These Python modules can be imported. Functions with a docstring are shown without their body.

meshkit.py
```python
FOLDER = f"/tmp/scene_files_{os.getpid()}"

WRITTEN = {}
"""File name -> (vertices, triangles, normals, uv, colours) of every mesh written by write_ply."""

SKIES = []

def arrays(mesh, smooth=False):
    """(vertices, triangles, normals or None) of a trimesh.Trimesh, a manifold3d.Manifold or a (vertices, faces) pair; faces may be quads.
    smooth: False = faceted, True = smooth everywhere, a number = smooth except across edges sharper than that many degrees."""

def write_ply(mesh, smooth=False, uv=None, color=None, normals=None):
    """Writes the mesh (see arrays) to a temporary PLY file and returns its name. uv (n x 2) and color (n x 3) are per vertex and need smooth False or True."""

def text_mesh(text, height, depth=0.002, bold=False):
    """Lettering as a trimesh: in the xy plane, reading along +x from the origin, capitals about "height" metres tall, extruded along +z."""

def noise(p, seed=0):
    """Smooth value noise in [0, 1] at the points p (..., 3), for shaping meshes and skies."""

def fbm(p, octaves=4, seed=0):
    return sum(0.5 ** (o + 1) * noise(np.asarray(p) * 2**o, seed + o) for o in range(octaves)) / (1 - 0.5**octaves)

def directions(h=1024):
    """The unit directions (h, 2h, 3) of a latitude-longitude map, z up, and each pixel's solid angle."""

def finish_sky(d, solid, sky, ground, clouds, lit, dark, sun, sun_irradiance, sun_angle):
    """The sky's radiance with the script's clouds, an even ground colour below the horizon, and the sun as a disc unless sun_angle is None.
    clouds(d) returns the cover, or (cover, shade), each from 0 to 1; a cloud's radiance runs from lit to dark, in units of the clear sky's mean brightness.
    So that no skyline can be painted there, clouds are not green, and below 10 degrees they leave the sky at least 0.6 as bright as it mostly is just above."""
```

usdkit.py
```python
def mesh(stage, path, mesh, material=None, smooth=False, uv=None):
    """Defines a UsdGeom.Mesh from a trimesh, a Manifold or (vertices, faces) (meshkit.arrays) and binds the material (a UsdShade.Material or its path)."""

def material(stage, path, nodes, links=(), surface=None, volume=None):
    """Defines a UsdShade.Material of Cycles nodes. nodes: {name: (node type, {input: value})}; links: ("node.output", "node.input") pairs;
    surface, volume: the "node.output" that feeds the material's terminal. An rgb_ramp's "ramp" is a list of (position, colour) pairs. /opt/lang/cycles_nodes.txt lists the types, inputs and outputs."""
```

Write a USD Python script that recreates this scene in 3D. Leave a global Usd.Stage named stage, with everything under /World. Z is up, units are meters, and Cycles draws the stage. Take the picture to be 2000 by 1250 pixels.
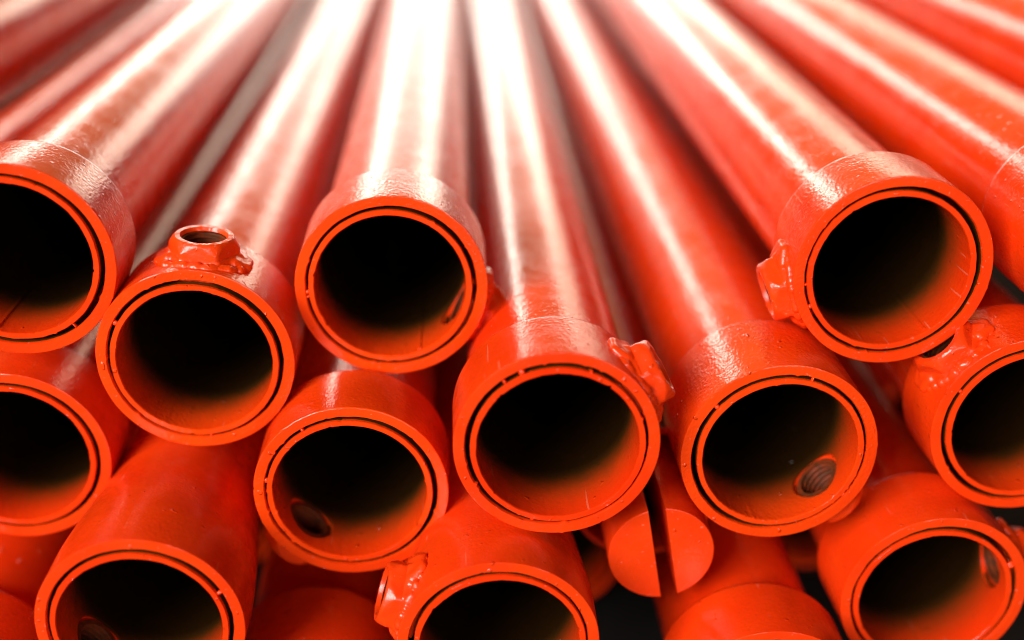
import math, random
import numpy as np, trimesh, manifold3d, usdkit, meshkit
from manifold3d import Manifold, CrossSection
from pxr import Usd, UsdGeom, UsdLux, Gf, Sdf

stage = Usd.Stage.CreateInMemory()
UsdGeom.SetStageUpAxis(stage, UsdGeom.Tokens.z)
UsdGeom.SetStageMetersPerUnit(stage, 1.0)
UsdGeom.Xform.Define(stage, '/World')
UsdGeom.Scope.Define(stage, '/World/Looks')

CAM_Z = 0.3110            # camera height over the floor the lowest pipes lie on
EXPOSURE = 0.15
# ------------------------------------------------------------------ camera
cam = UsdGeom.Camera.Define(stage, '/World/camera')
cam.CreateFocalLengthAttr(41.4)
cam.CreateHorizontalApertureAttr(36.0)
cam.CreateVerticalApertureAttr(22.5)
cam.CreateFStopAttr(3.3)
cam.CreateFocusDistanceAttr(0.336)
cam.CreateClippingRangeAttr(Gf.Vec2f(0.01, 1000))
cam.CreateExposureAttr(EXPOSURE)
RX = (0.99864171, -0.04744742, 0.02152835)
UY = (0.0, 0.41318794, 0.91064578)
FW = (0.05210305, 0.90940886, -0.41262671)
cam.AddTransformOp().Set(Gf.Matrix4d(RX[0], RX[1], RX[2], 0, UY[0], UY[1], UY[2], 0, -FW[0], -FW[1], -FW[2], 0, 0, 0, CAM_Z, 1))


# ------------------------------------------------------------------ lamps of the hall, and added fill lights
def rect_lamp(name, pos, target, w, h, intensity, color, roll_up=(0, 0, 1)):
    l = UsdLux.RectLight.Define(stage, '/World/' + name)
    l.CreateWidthAttr(w); l.CreateHeightAttr(h)
    l.CreateIntensityAttr(intensity); l.CreateColorAttr(Gf.Vec3f(*color))
    p, t, u = (np.array(v, float) for v in (pos, target, roll_up))
    z = p - t; z /= np.linalg.norm(z)
    x = np.cross(u, z); x /= np.linalg.norm(x)
    y = np.cross(z, x)
    l.AddTransformOp().Set(Gf.Matrix4d(*x, 0, *y, 0, *z, 0, *p, 1))


# two long rows of roof lights that run the same way as the pipes, the bright far end of the hall,
# an added orange fill overhead and two added fill lights behind the camera
rect_lamp('roof_light_row', (-2.35, 16.0, 3.2), (-0.1, 16.0, 0.0), 0.95, 20.0, 9.0, (1.0, 0.91, 0.80), (0, 1, 0))
rect_lamp('roof_light_row_001', (2.85, 16.0, 3.05), (0.1, 16.0, 0.0), 2.3, 20.0, 3.2, (1.0, 0.80, 0.62), (0, 1, 0))
rect_lamp('end_window', (0.2, 26.5, 3.9), (0.0, 0.0, 0.0), 12.0, 5.8, 4.8, (1.0, 0.90, 0.80))
rect_lamp('ceiling_fill', (0.0, 14.0, 4.6), (0.0, 14.0, 0.0), 14.0, 22.0, 0.9, (1.0, 0.42, 0.11), (0, 1, 0))  # added ambient fill overhead, tinted for the brown sheen
rect_lamp('camera_side_fill', (-1.15, -0.95, 0.95), (0.0, 0.3, 0.1), 1.1, 0.8, 21.0, (1.0, 0.96, 0.93))  # added softbox behind the camera, brightens rims and left flanks

rect_lamp('camera_side_fill_001', (0.45, -1.5, 0.5), (0.0, 0.3, 0.15), 1.0, 0.7, 4.5, (1.0, 0.95, 0.90))  # second added fill, set low to brighten the front faces

# ------------------------------------------------------------------ materials
LOOKS = '/World/Looks/'
RC, RI, RO, RB = 0.0287, 0.0254, 0.0244, 0.0225     # collar outer, collar inner, tube outer, bore


def paint(name, hue_shift=0.0, rough=0.2, bump=1.0, scale=820.0):
    a = (0.84, 0.050 + hue_shift, 0.003); b = (0.78, 0.034 + hue_shift, 0.002)
    nodes = {
        'geo': ('geometry', {}),
        'tc': ('texture_coordinate', {}),
        'stretch': ('mapping', {'scale': (1.0, 0.06, 1.0)}),
        'tone': ('noise_texture', {'scale': 45.0, 'detail': 3.0}),
        'tone_ramp': ('rgb_ramp', {'ramp': [(0.3, b), (0.7, a)]}),
        'peel': ('noise_texture', {'scale': scale, 'detail': 1.5, 'roughness': 0.5}),
        'wave': ('noise_texture', {'scale': scale * 0.10, 'detail': 0.0}),
        'patch': ('noise_texture', {'scale': 38.0, 'detail': 2.0}),
        'patch_r': ('map_range', {'from_min': 0.35, 'from_max': 0.65, 'to_min': 0.45, 'to_max': 1.15, 'clamp': True}),
        'amp': ('math', {'math_type': 'multiply'}),
        'wave_amp': ('math', {'math_type': 'multiply', 'value2': 0.5}),
        'sum': ('math', {'math_type': 'add'}),
        'pim': ('noise_texture', {'scale': 520.0, 'detail': 0.0}),
        'pim_r': ('map_range', {'range_type': 'smoothstep', 'from_min': 0.78, 'from_max': 0.88, 'to_min': 0.0, 'to_max': 1.8, 'clamp': True}),
        'sum2': ('math', {'math_type': 'add'}),
        'bump': ('bump', {'strength': 1.0, 'distance': 0.00014 * bump}),
        'grime': ('noise_texture', {'scale': 150.0, 'detail': 4.0, 'roughness': 0.65}),
        'grime_r': ('map_range', {'from_min': 0.35, 'from_max': 0.75, 'to_min': rough * 0.75, 'to_max': rough * 1.5, 'clamp': True}),
        'dust': ('noise_texture', {'scale': 420.0, 'detail': 3.0, 'roughness': 0.7}),
        'dust_r': ('map_range', {'from_min': 0.70, 'from_max': 0.78, 'to_min': 0.0, 'to_max': 0.55, 'clamp': True}),
        'dusted': ('mix_color', {'b': (0.07, 0.012, 0.004)}),
        'scr': ('noise_texture', {'scale': 900.0, 'detail': 1.0}),
        'scr_r': ('map_range', {'from_min': 0.735, 'from_max': 0.76, 'to_min': 0.0, 'to_max': 0.35, 'clamp': True}),
        'scratched': ('mix_color', {'b': (0.75, 0.25, 0.14)}),
        'p': ('principled_bsdf', {'ior': 1.5, 'specular_ior_level': 0.5}),
    }
    links = [('geo.position', n + '.vector') for n in ('tone', 'peel', 'wave', 'patch', 'grime', 'dust', 'stretch', 'pim')] + [
        ('stretch.vector', 'scr.vector'), ('tone.fac', 'tone_ramp.fac'), ('patch.fac', 'patch_r.value'),
        ('peel.fac', 'amp.value1'), ('patch_r.result', 'amp.value2'), ('wave.fac', 'wave_amp.value1'),
        ('amp.value', 'sum.value1'), ('wave_amp.value', 'sum.value2'), ('pim.fac', 'pim_r.value'), ('sum.value', 'sum2.value1'), ('pim_r.result', 'sum2.value2'), ('sum2.value', 'bump.height'),
        ('dust.fac', 'dust_r.value'), ('tone_ramp.color', 'dusted.a'), ('dust_r.result', 'dusted.fac'),
        ('scr.fac', 'scr_r.value'), ('dusted.result', 'scratched.a'), ('scr_r.result', 'scratched.fac'),
        ('grime.fac', 'grime_r.value'), ('grime_r.result', 'p.roughness'), ('bump.normal', 'p.normal')]
    return nodes, links


def make_paint(name, bore=None, **kw):
    nodes, links = paint(name, **kw)
    # spray fades to bare brown metal; shade deeper in and in the gap is painted
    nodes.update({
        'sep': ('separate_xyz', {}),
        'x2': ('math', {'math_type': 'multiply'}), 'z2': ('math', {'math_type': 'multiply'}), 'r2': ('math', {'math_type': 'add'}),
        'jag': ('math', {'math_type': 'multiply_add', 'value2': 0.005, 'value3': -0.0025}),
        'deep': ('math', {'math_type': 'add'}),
        'steel_shade': ('rgb_ramp', {'ramp': [(0.0, (0.085, 0.030, 0.004)), (0.22, (0.016, 0.0062, 0.0011)), (1.0, (0.003, 0.0018, 0.0006))]}),  # darkens towards black with depth: bore shade put into the colour
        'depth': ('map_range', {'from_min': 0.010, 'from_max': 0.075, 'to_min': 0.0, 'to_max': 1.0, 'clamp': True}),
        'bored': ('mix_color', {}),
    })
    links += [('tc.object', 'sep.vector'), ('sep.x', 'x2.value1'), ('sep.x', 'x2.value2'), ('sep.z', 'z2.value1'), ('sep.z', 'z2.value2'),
              ('x2.value', 'r2.value1'), ('z2.value', 'r2.value2'), ('grime.fac', 'jag.value1'), ('sep.y', 'depth.value'), ('depth.result', 'steel_shade.fac'),
              ('scratched.result', 'bored.a'), ('steel_shade.color', 'bored.b'), ('bored.result', 'p.base_color')]
    m = {'math_type': 'multiply'}
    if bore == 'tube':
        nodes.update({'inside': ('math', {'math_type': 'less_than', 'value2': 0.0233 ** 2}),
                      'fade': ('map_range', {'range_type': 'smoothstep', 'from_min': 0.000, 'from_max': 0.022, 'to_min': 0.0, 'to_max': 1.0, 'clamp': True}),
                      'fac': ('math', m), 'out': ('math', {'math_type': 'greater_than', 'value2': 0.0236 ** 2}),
                      'y0': ('math', {'math_type': 'greater_than', 'value2': 0.0010}), 'y1': ('math', {'math_type': 'less_than', 'value2': 0.0165}),  # dark band under the collar: gap shade painted on the tube
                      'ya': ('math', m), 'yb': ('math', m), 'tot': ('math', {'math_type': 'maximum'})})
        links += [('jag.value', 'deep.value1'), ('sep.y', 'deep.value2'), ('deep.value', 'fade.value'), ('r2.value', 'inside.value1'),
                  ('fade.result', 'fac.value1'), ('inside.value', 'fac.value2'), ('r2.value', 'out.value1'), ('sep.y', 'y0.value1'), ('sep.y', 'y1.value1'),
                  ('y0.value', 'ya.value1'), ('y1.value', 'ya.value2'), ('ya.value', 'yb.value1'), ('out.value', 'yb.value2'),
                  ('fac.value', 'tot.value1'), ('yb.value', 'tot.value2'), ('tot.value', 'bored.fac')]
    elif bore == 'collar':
        nodes.update({'inside': ('math', {'math_type': 'less_than', 'value2': (RI + 0.0005) ** 2}), 'y0': ('math', {'math_type': 'greater_than', 'value2': 0.0010}), 'y1': ('math', {'math_type': 'less_than', 'value2': 0.0125}), 'yb': ('math', m), 'ya': ('math', m)})  # inner wall darkened: gap shade put into the collar colour
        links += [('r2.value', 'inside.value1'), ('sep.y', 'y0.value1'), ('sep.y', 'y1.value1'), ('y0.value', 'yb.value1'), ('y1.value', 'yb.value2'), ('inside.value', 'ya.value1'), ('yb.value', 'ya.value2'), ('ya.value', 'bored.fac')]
    else:
        nodes['bored'][1]['fac'] = 0.0
    return usdkit.material(stage, LOOKS + name, nodes, links, surface='p.BSDF')


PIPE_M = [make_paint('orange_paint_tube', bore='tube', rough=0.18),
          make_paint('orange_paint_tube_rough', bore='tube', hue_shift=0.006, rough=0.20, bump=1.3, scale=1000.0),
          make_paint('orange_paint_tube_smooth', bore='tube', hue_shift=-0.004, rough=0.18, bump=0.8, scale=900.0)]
VAR = [dict(rough=0.18, bump=1.1, scale=1000.0), dict(hue_shift=0.006, rough=0.18, bump=1.6, scale=950.0), dict(rough=0.24, bump=0.8, scale=900.0)]
KIND = ['', '_rough', '_smooth']
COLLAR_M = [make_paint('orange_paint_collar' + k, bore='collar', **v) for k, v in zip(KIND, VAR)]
BOSS_M = [make_paint('orange_paint_boss' + k, **dict(v, rough=0.28)) for k, v in zip(KIND, VAR)]
THREAD_M = usdkit.material(stage, LOOKS + 'oversprayed_thread', {
    'geo': ('geometry', {}), 'n': ('noise_texture', {'scale': 500.0, 'detail': 3.0}),
    'r': ('rgb_ramp', {'ramp': [(0.35, (0.07, 0.022, 0.006)), (0.65, (0.20, 0.030, 0.005))]}), 'p': ('principled_bsdf', {'roughness': 0.45})},
    [('geo.position', 'n.vector'), ('n.fac', 'r.fac'), ('r.color', 'p.base_color')], surface='p.BSDF')
FLOOR_M = usdkit.material(stage, LOOKS + 'concrete', {
    'geo': ('geometry', {}), 'n': ('noise_texture', {'scale': 9.0, 'detail': 6.0}),
    'r': ('rgb_ramp', {'ramp': [(0.3, (0.010, 0.009, 0.008)), (0.7, (0.026, 0.023, 0.021))]}),
    'b': ('bump', {'distance': 0.002}), 'p': ('principled_bsdf', {'roughness': 0.9, 'specular_ior_level': 0.1})},
    [('geo.position', 'n.vector'), ('n.fac', 'r.fac'), ('r.color', 'p.base_color'), ('n.fac', 'b.height'), ('b.normal', 'p.normal')], surface='p.BSDF')

# ------------------------------------------------------------------ helpers
used = {}


def free(parent, name):
    path = parent + '/' + name; k = used.get(path, 0); used[path] = k + 1
    return path if k == 0 else '%s_%03d' % (path, k)


def obj(name, mesh, mat, parent='/World', smooth=35, kind=None):
    path = free(parent, name)
    m = usdkit.mesh(stage, path, mesh, mat, smooth=smooth)
    if kind:
        m.GetPrim().SetCustomDataByKey('kind', kind)
    return path


def thing(name, label, cat, loc, group=None):
    path = free('/World', name)
    x = UsdGeom.Xform.Define(stage, path); x.AddTranslateOp().Set(Gf.Vec3d(*map(float, loc)))
    p = x.GetPrim(); p.SetCustomDataByKey('label', label); p.SetCustomDataByKey('category', cat)
    if group:
        p.SetCustomDataByKey('group', group)
    return path


def tri(m):
    mm = m.to_mesh()
    return trimesh.Trimesh(np.array(mm.vert_properties[:, :3], float), np.array(mm.tri_verts), process=False)


def solid(t):
    return Manifold(manifold3d.Mesh(np.asarray(t.vertices, np.float32), np.asarray(t.faces, np.uint32)))


def lathe(profile, segs, wob=None):
    """A closed ring: profile (r, y) loop turned about the y axis; wob(theta, index) moves (dr, dy)."""
    n = len(profile); th = np.arange(segs) / segs * 2 * np.pi
    V = np.zeros((n, segs, 3))
    for i, (r, y) in enumerate(profile):
        dr, dy = wob(th, i) if wob else (0, 0)
        V[i, :, 0] = (r + dr) * np.cos(th); V[i, :, 2] = (r + dr) * np.sin(th); V[i, :, 1] = y + dy
    F = []
    idx = lambda i, j: (i % n) * segs + (j % segs)
    j = np.arange(segs)
    for i in range(n):
        a, b, c, d = idx(i, j), idx(i, j + 1), idx(i + 1, j + 1), idx(i + 1, j)
        F += [np.stack([a, b, c], 1), np.stack([a, c, d], 1)]
    t = trimesh.Trimesh(V.reshape(-1, 3), np.vstack(F), process=False)
    if t.volume < 0:
        t.invert()
    return t


def ring_noise(th, freq, seed, octaves=3):
    p = np.stack([np.cos(th) * freq, np.sin(th) * freq, np.full_like(th, seed * 3.7)], -1)
    return meshkit.fbm(p, octaves, seed) - 0.5


def burrs(th, seed, count, width, height):
    r = random.Random(seed); out = np.zeros_like(th)
    for _ in range(count):
        c = r.uniform(0, 2 * np.pi); w = width * r.uniform(0.4, 1.4)
        d = np.abs((th - c + np.pi) % (2 * np.pi) - np.pi)
        out += height * r.uniform(-0.6, 1.0) * np.exp(-(d / w) ** 2)
    return out


LEN = 3.0
SEG = 224


def rad_map(ang, y):
    """Matrix that stands local +w (radial), v along y, on the collar at angle ang and depth y."""
    c, s = math.cos(ang), math.sin(ang)
    return np.array([[s, 0, c, 0], [0, 1, 0, y], [-c, 0, s, 0]])


def place(m, ang, y, off=(0, 0)):
    M = rad_map(ang, y); M[0, 3] += off[0]; M[2, 3] += off[1]
    return m.transform(M)


def make_nut(seed, low=False):
    """The six-sided threaded boss: hexagon below, round chamfered mouth on top; w = 0 on the tube axis."""
    hexa = [(math.cos(math.radians(60 * k)), math.sin(math.radians(60 * k))) for k in range(6)]
    top = RC + 0.0060
    pts, foot = [], []
    for (x, y) in hexa:
        pts += [(x * 0.0104, y * 0.0104, RC - 0.004), (x * 0.0104, y * 0.0104, RC + 0.0026)]
        foot += [(x * 0.0126, y * 0.0112, RC - 0.005), (x * 0.0122, y * 0.0108, RC - 0.0006), (x * 0.0108, y * 0.0104, RC + 0.0012)]
    for k in range(48):
        a = 2 * math.pi * k / 48
        pts += [(8.9e-3 * math.cos(a), 8.9e-3 * math.sin(a), top - 0.0007), (8.3e-3 * math.cos(a), 8.3e-3 * math.sin(a), top)]
    body = Manifold.hull_points(np.array(pts))
    # welded-on feet left and right of the nut
    feet = []
    for sx in (-1, 1):
        s = []
        for (u, v, r) in ((9.0, 3.6, 2.2), (9.0, -3.6, 2.2), (12.6, 2.2, 1.5), (12.6, -2.2, 1.5)):
            u *= 1e-3 * sx; w = math.sqrt(RC ** 2 - u * u) + 0.0004
            s.append(Manifold.sphere(r * 1e-3, 16).translate((u, v * 1e-3, w)))
        feet.append(Manifold.batch_hull(s))
    body = Manifold.batch_boolean([body, Manifold.hull_points(np.array(foot))] + feet, manifold3d.OpType.Add)
    body = body.refine_to_length(0.0009)
    t = tri(body)
    t.merge_vertices()
    trimesh.smoothing.filter_taubin(t, lamb=0.5, nu=0.52, iterations=8)
    t.vertices += (meshkit.noise(t.vertices * 420, seed)[:, None] - 0.5) * 0.00035 * t.vertex_normals
    body = solid(t)
    w0 = RB + 0.0006
    rt, gr, pitch = 0.0058, 0.0008, 0.0017
    inner = []
    n = int((top - 0.0012 - w0) / pitch)
    for k in range(n):
        inner += [(rt, w0 + k * pitch), (rt, w0 + (k + .25) * pitch), (rt + gr, w0 + (k + .5) * pitch), (rt + gr, w0 + (k + .75) * pitch)]
    ring = [(0.0073, w0)] + [(0.0073, w0 + n * pitch)] + [(rt, w0 + n * pitch)] + inner[::-1]
    thread = Manifold.revolve(CrossSection([np.array(ring[::-1])]), 56)
    if thread.volume() <= 0:
        thread = Manifold.revolve(CrossSection([np.array(ring)]), 56)
    hp = [(0.0, w0 - 0.006), (0.0073, w0 - 0.006), (0.0073, w0 + n * pitch + 0.0001), (0.0064, w0 + n * pitch + 0.0002), (0.0066, top - 0.0006), (0.0074, top + 0.001), (0.0, top + 0.001)]
    hole = Manifold.revolve(CrossSection([np.array(hp)]), 56)
    return body - hole, thread


def make_bead(seed):
    """The lumpy weld bead round the foot of the boss, lying on the collar."""
    r = random.Random(seed); s = []
    N = 60
    for k in range(N):
        a = 2 * math.pi * k / N
        u = 0.0118 * math.cos(a) * (1 + 0.06 * r.uniform(-1, 1)); v = 0.0101 * math.sin(a) * (1 + 0.05 * r.uniform(-1, 1))
        w = math.sqrt(RC ** 2 - u * u) - 0.0003
        s.append(Manifold.sphere(0.0015 * r.uniform(0.75, 1.25), 14).translate((u, v, w)))
    m = Manifold.batch_boolean(s, manifold3d.OpType.Add).refine_to_length(0.0009)
    t = tri(m); t.merge_vertices()
    trimesh.smoothing.filter_taubin(t, lamb=0.5, nu=0.52, iterations=14)
    return t


RC_ALL = RC


def make_pipe(label, at, nut=None, L=0.023, gap=(90, 0.4), mat=0, seed=1, ragged=1.0, group=None, seam=None, rc=None, soft=False):
    RC = rc or RC_ALL
    root = thing('steel_pipe', label, 'pipe', (at[0], at[1], at[2] + CAM_Z), group)
    # --- tube
    ys = [0.0, 0.00035, 0.012, 0.03, 0.08, 0.3, LEN]
    prof = [(RO - 0.00025, 0.0)] + [(RO, y) for y in ys[1:]] + [(RB, LEN), (RB, 0.3), (RB, 0.08), (RB, 0.03), (RB, 0.012), (RB, 0.00045), (RB + 0.00035, 0.0)]
    n = len(prof)

    def wob(th, i):
        if prof[i][1] > 0.005:
            return 0 * th, 0 * th
        edge = prof[i][1] < 1e-6
        a = 0.00030 * ring_noise(th, 9, seed + (5 if prof[i][0] > RI * 0.9 else 9)) + ragged * burrs(th, seed * 7 + (i > 5), 7, 0.016, 0.00045)
        return a, (0.00035 * ring_noise(th, 4, seed + 2) if edge else 0 * th)
    tube = lathe(prof, SEG, wob)
    tube_m = solid(tube)
    if L is None:
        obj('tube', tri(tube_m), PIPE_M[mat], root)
        return root
    # --- collar, set slightly off centre round the tube
    ga = math.radians(gap[0]); off = (math.cos(ga) * gap[1] * 1e-3, math.sin(ga) * gap[1] * 1e-3)
    if soft:    # long soft shoulder that runs out on the tube
        back = []
        for k in range(1, 15):
            t = k / 14; e = 0.5 * t + 0.5 * t * t * (3 - 2 * t)
            back.append((RC + (RO - 0.0003 - RC) * e, L - 0.012 + 0.050 * t))
        outer = [(RC, 0.006), (RC, L - 0.0125)] + back
    else:
        outer = [(RC, 0.006), (RC, L - 0.0022), (RC - 0.0003, L - 0.0010), (RC - 0.0011, L - 0.0002), (RC - 0.0024, L + 0.0003), (RO - 0.0006, L + 0.0011)]
    cp = [(RC - 0.00045, 0.0), (RC - 0.00012, 0.00012), (RC, 0.00045)] + outer + [(RO - 0.0006, L - 0.004), (RI, L - 0.006), (RI, 0.006), (RI, 0.0006), (RI + 0.00035, 0.0)]
    NC = len(cp)

    def cwob(th, i):
        y = cp[i][1]
        if i in (0, 1, 2, NC - 2, NC - 1):
            inner = i >= NC - 2
            a = (0.00034 if inner else 0.00016) * ring_noise(th, 8, seed + (21 if inner else 31)) + ragged * burrs(th, seed * 11 + inner, 9 if inner else 6, 0.02, -0.00042 if inner else 0.00020)
            return a, (0.00030 * ring_noise(th, 5, seed + 41) if i in (0, NC - 1) else 0 * th)
        if i in (NC - 6, NC - 5):
            return 0 * th, 0.0006 * ring_noise(th, 6, seed + 51)
        return 0.00015 * ring_noise(th, 3, seed + 61) + 0 * th, (0.0005 * ring_noise(th, 7, seed + 71) if 4 < i < NC - 5 and not soft else 0 * th)
    collar = lathe(cp, SEG, cwob)
    collar_m = solid(collar)
    if nut is not None:
        ang = math.radians(nut); y0 = min(0.0128, L * 0.53)
        cyl = Manifold.cylinder(0.03, 0.0074, 0.0074, 48).translate((0, 0, 0.012))
        wide = Manifold.cylinder(0.03, 0.0084, 0.0078, 48).translate((0, 0, 0.010))
        tube_m = tube_m - place(wide, ang, y0)
        collar_m = collar_m - place(cyl, ang, y0)
        body, thread = make_nut(seed)
        obj_n = obj('threaded_boss', tri(place(body, ang, y0, off)), BOSS_M[mat], root, smooth=40)
        obj('thread', tri(place(thread, ang, y0, off)), THREAD_M, obj_n, smooth=25)
        b = solid(make_bead(seed + 3))
        obj('weld_bead', tri(place(b, ang, y0, off)), BOSS_M[mat], obj_n, smooth=60)
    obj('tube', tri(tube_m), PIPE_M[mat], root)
    cpath = obj('collar', tri(collar_m), COLLAR_M[mat], root)
    UsdGeom.Xformable(stage.GetPrimAtPath(cpath)).AddTranslateOp().Set(Gf.Vec3d(off[0], 0, off[1]))
    # --- drops of paint that close the gap here and there
    r = random.Random(seed * 13)
    drops = []
    for _ in range(r.randint(1, 3)):
        a = r.uniform(0, 2 * math.pi)
        gapw = RI + math.cos(a - ga) * gap[1] * 1e-3 - RO
        d = trimesh.creation.icosphere(2, 1.0)
        d.apply_scale((gapw * 0.5 + 0.0004, 0.0007, r.uniform(0.0003, 0.0010)))
        d.apply_translation((RO + gapw * 0.5, 0.0008, 0))
        d.apply_transform(trimesh.transformations.rotation_matrix(-a, (0, 1, 0)))
        drops.append(d)
    obj('paint_drip', trimesh.util.concatenate(drops), BOSS_M[mat], root, kind='stuff')
    if seam is not None:   # thin weld seam along the bore
        a = math.radians(seam)
        bar = trimesh.creation.box((0.0005, 0.5, 0.0009)); bar.apply_translation((RB - 0.0001, 0.2512, 0))
        bar.apply_transform(trimesh.transformations.rotation_matrix(-a, (0, 1, 0)))
        obj('weld_seam', bar, PIPE_M[mat], root)
    return root


# ------------------------------------------------------------------ setting
floor = trimesh.creation.box((30, 40, 0.2)); floor.apply_translation((0, 12, -0.1))
stage.GetPrimAtPath(obj('floor', floor, FLOOR_M, smooth=False)).SetCustomDataByKey('kind', 'structure')

# ------------------------------------------------------------------ the stacked pipes (x, y, z from the camera)
G = None
make_pipe('orange pipe end cut by the left picture edge, highest ring on the left side', (-0.1230, 0.3132, -0.1239), 205, .0245, (-40, .45), 0, 11, seam=250)
make_pipe('orange pipe whose threaded hexagonal boss points straight up', (-0.0747, 0.3124, -0.1553), 85, .027, (50, .45), 1, 12)
make_pipe('orange pipe with the highest ring in the middle, glittering grainy collar top', (-0.0179, 0.3250, -0.1369), -27, .0285, (0, .35), 1, 13, seam=-68)
make_pipe('large orange pipe end in the middle with ragged gap and boss at its upper right', (0.0297, 0.2800, -0.1656), 31, .025, (135, .55), 2, 14, ragged=2.0)
make_pipe('orange pipe end with a clearly threaded hole in its lower right bore wall', (0.0952, 0.2894, -0.1739), -44, .0325, (175, .4), 1, 15)
make_pipe('orange pipe with the highest ring on the right, boss sticking out to its left', (0.1256, 0.3055, -0.1238), 200, .026, (0, .5), 0, 16, seam=-55)
make_pipe('orange pipe end cut by the right picture edge, boss at its upper left', (0.1704, 0.2961, -0.1687), 140, .026, (180, .3), 0, 17)
make_pipe('orange pipe end cut by the left picture edge, directly under the highest left ring', (-0.1329, 0.3164, -0.1897), None, .025, (0, .3), 2, 18, ragged=.3)
make_pipe('orange pipe end wedged below the highest middle ring, white glint across its collar', (-0.0296, 0.2974, -0.1911), 231, .0255, (10, .4), 1, 19, ragged=1.5)
make_pipe('orange pipe end at lower left, turned open towards the lens with bare smooth collar', (-0.0859, 0.2663, -0.2142), 222, .0265, (50, .35), 2, 20, ragged=.3, soft=True)
make_pipe('orange pipe end at the bottom middle with a boss on its upper left', (0.0140, 0.2644, -0.2212), 163, .025, (190, .5), 2, 21, soft=True)
make_pipe('orange pipe end at lower right with an oval hole high on its right bore wall', (0.1472, 0.2861, -0.2231), 10, .027, (40, .4), 2, 22)
make_pipe('shadowed recessed orange pipe without a collar that the slotted rod sticks out of', (0.0630, 0.3250, -0.2098), None, None, (0, .2), 2, 23)
make_pipe('orange pipe collar rising from the bottom edge below the slotted rod', (0.0935, 0.2668, -0.2480), 240, .0243, (0, .3), 2, 24)
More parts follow.
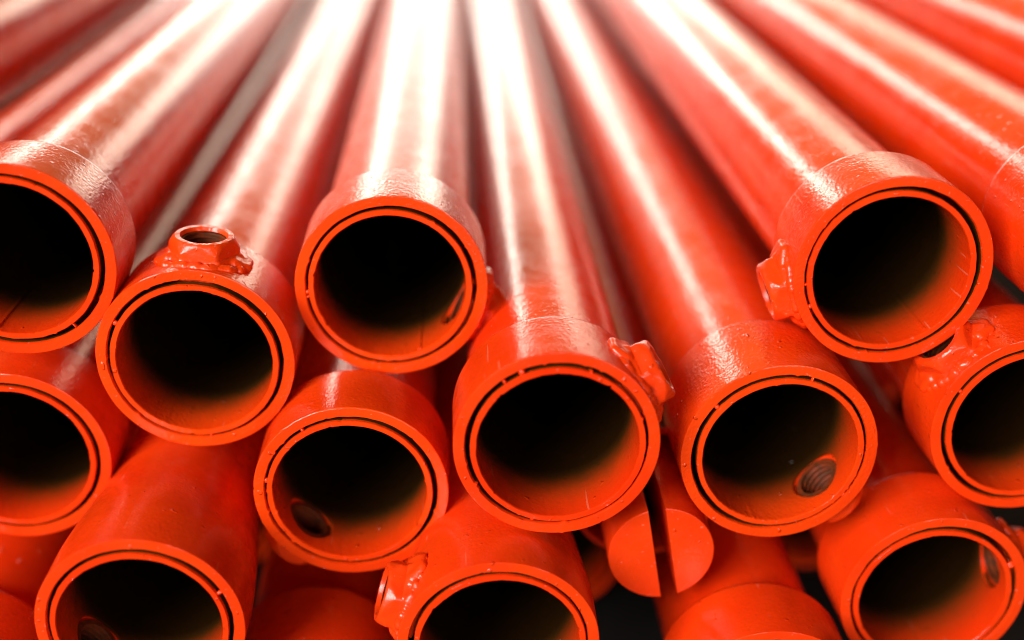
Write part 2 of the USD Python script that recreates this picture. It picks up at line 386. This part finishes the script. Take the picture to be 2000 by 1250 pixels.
make_pipe('smooth orange pipe collar rising from the bottom edge between two open pipe ends', (-0.0437, 0.2858, -0.2650), 270, .0287, (0, .3), 2, 25)
make_pipe('orange pipe end of which only a rim shows in the bottom left corner', (-0.1520, 0.2850, -0.2571), 270, .022, (0, .3), 2, 26)
make_pipe('orange pipe slanting out past the right edge beside the highest right ring', (0.1871, 0.3000, -0.1136), None, .0335, (0, .1), 0, 27, rc=0.0263)
make_pipe('blurred orange pipe in the top right corner, outermost on the right', (0.2360, 0.3600, -0.0935), 300, .022, (0, .3), 0, 28)
make_pipe('blurred orange pipe in the top left corner, outermost on the left', (-0.1835, 0.3000, -0.0925), 270, .022, (0, .3), 0, 29)
make_pipe('blurred orange pipe lying lower, second from the top left corner', (-0.1875, 0.3150, -0.1579), 270, .022, (0, .3), 0, 30)

make_pipe('dark red pipe deep in the gap right of the slotted rod', (0.1560, 0.4200, -0.2815), None, .022, (0, .3), 2, 31)
make_pipe('dark red pipe deep in the black gap left below the slotted rod', (0.0410, 0.3900, -0.2790), None, .022, (0, .3), 2, 32)
make_pipe('dark red pipe deep in the gap beside the lower left open ring', (-0.0985, 0.4200, -0.2800), None, .022, (0, .3), 2, 33)
make_pipe('dark red pipe deep in the gap under the right edge ring', (0.2060, 0.4200, -0.2290), None, .022, (0, .3), 2, 34)

# ------------------------------------------------------------------ the slotted rod
RR = 0.0160
rp = [(0.0, 0.0), (RR - 0.0005, 0.0), (RR - 0.00015, 0.00015), (RR, 0.0005), (RR, 0.02), (RR, 0.4), (0.0, 0.4)]
rod = Manifold.revolve(CrossSection([np.array(rp)]), 128).rotate((-90, 0, 0))   # axis z -> +y
if rod.bounding_box()[1] < -0.1:
    rod = rod.rotate((180, 0, 0))
slot = Manifold.cube((0.0052, 0.18, 0.05), True).rotate((0, -11, 0)).translate((0.0006, 0.085, 0))
rod = rod - slot
rr_ = thing('slotted_rod', 'round orange rod end with a dark slot cut across it, sticking out between pipes', 'rod', (0.0631, 0.2900, -0.2086 + CAM_Z))
obj('rod_body', tri(rod), BOSS_M[2], rr_)
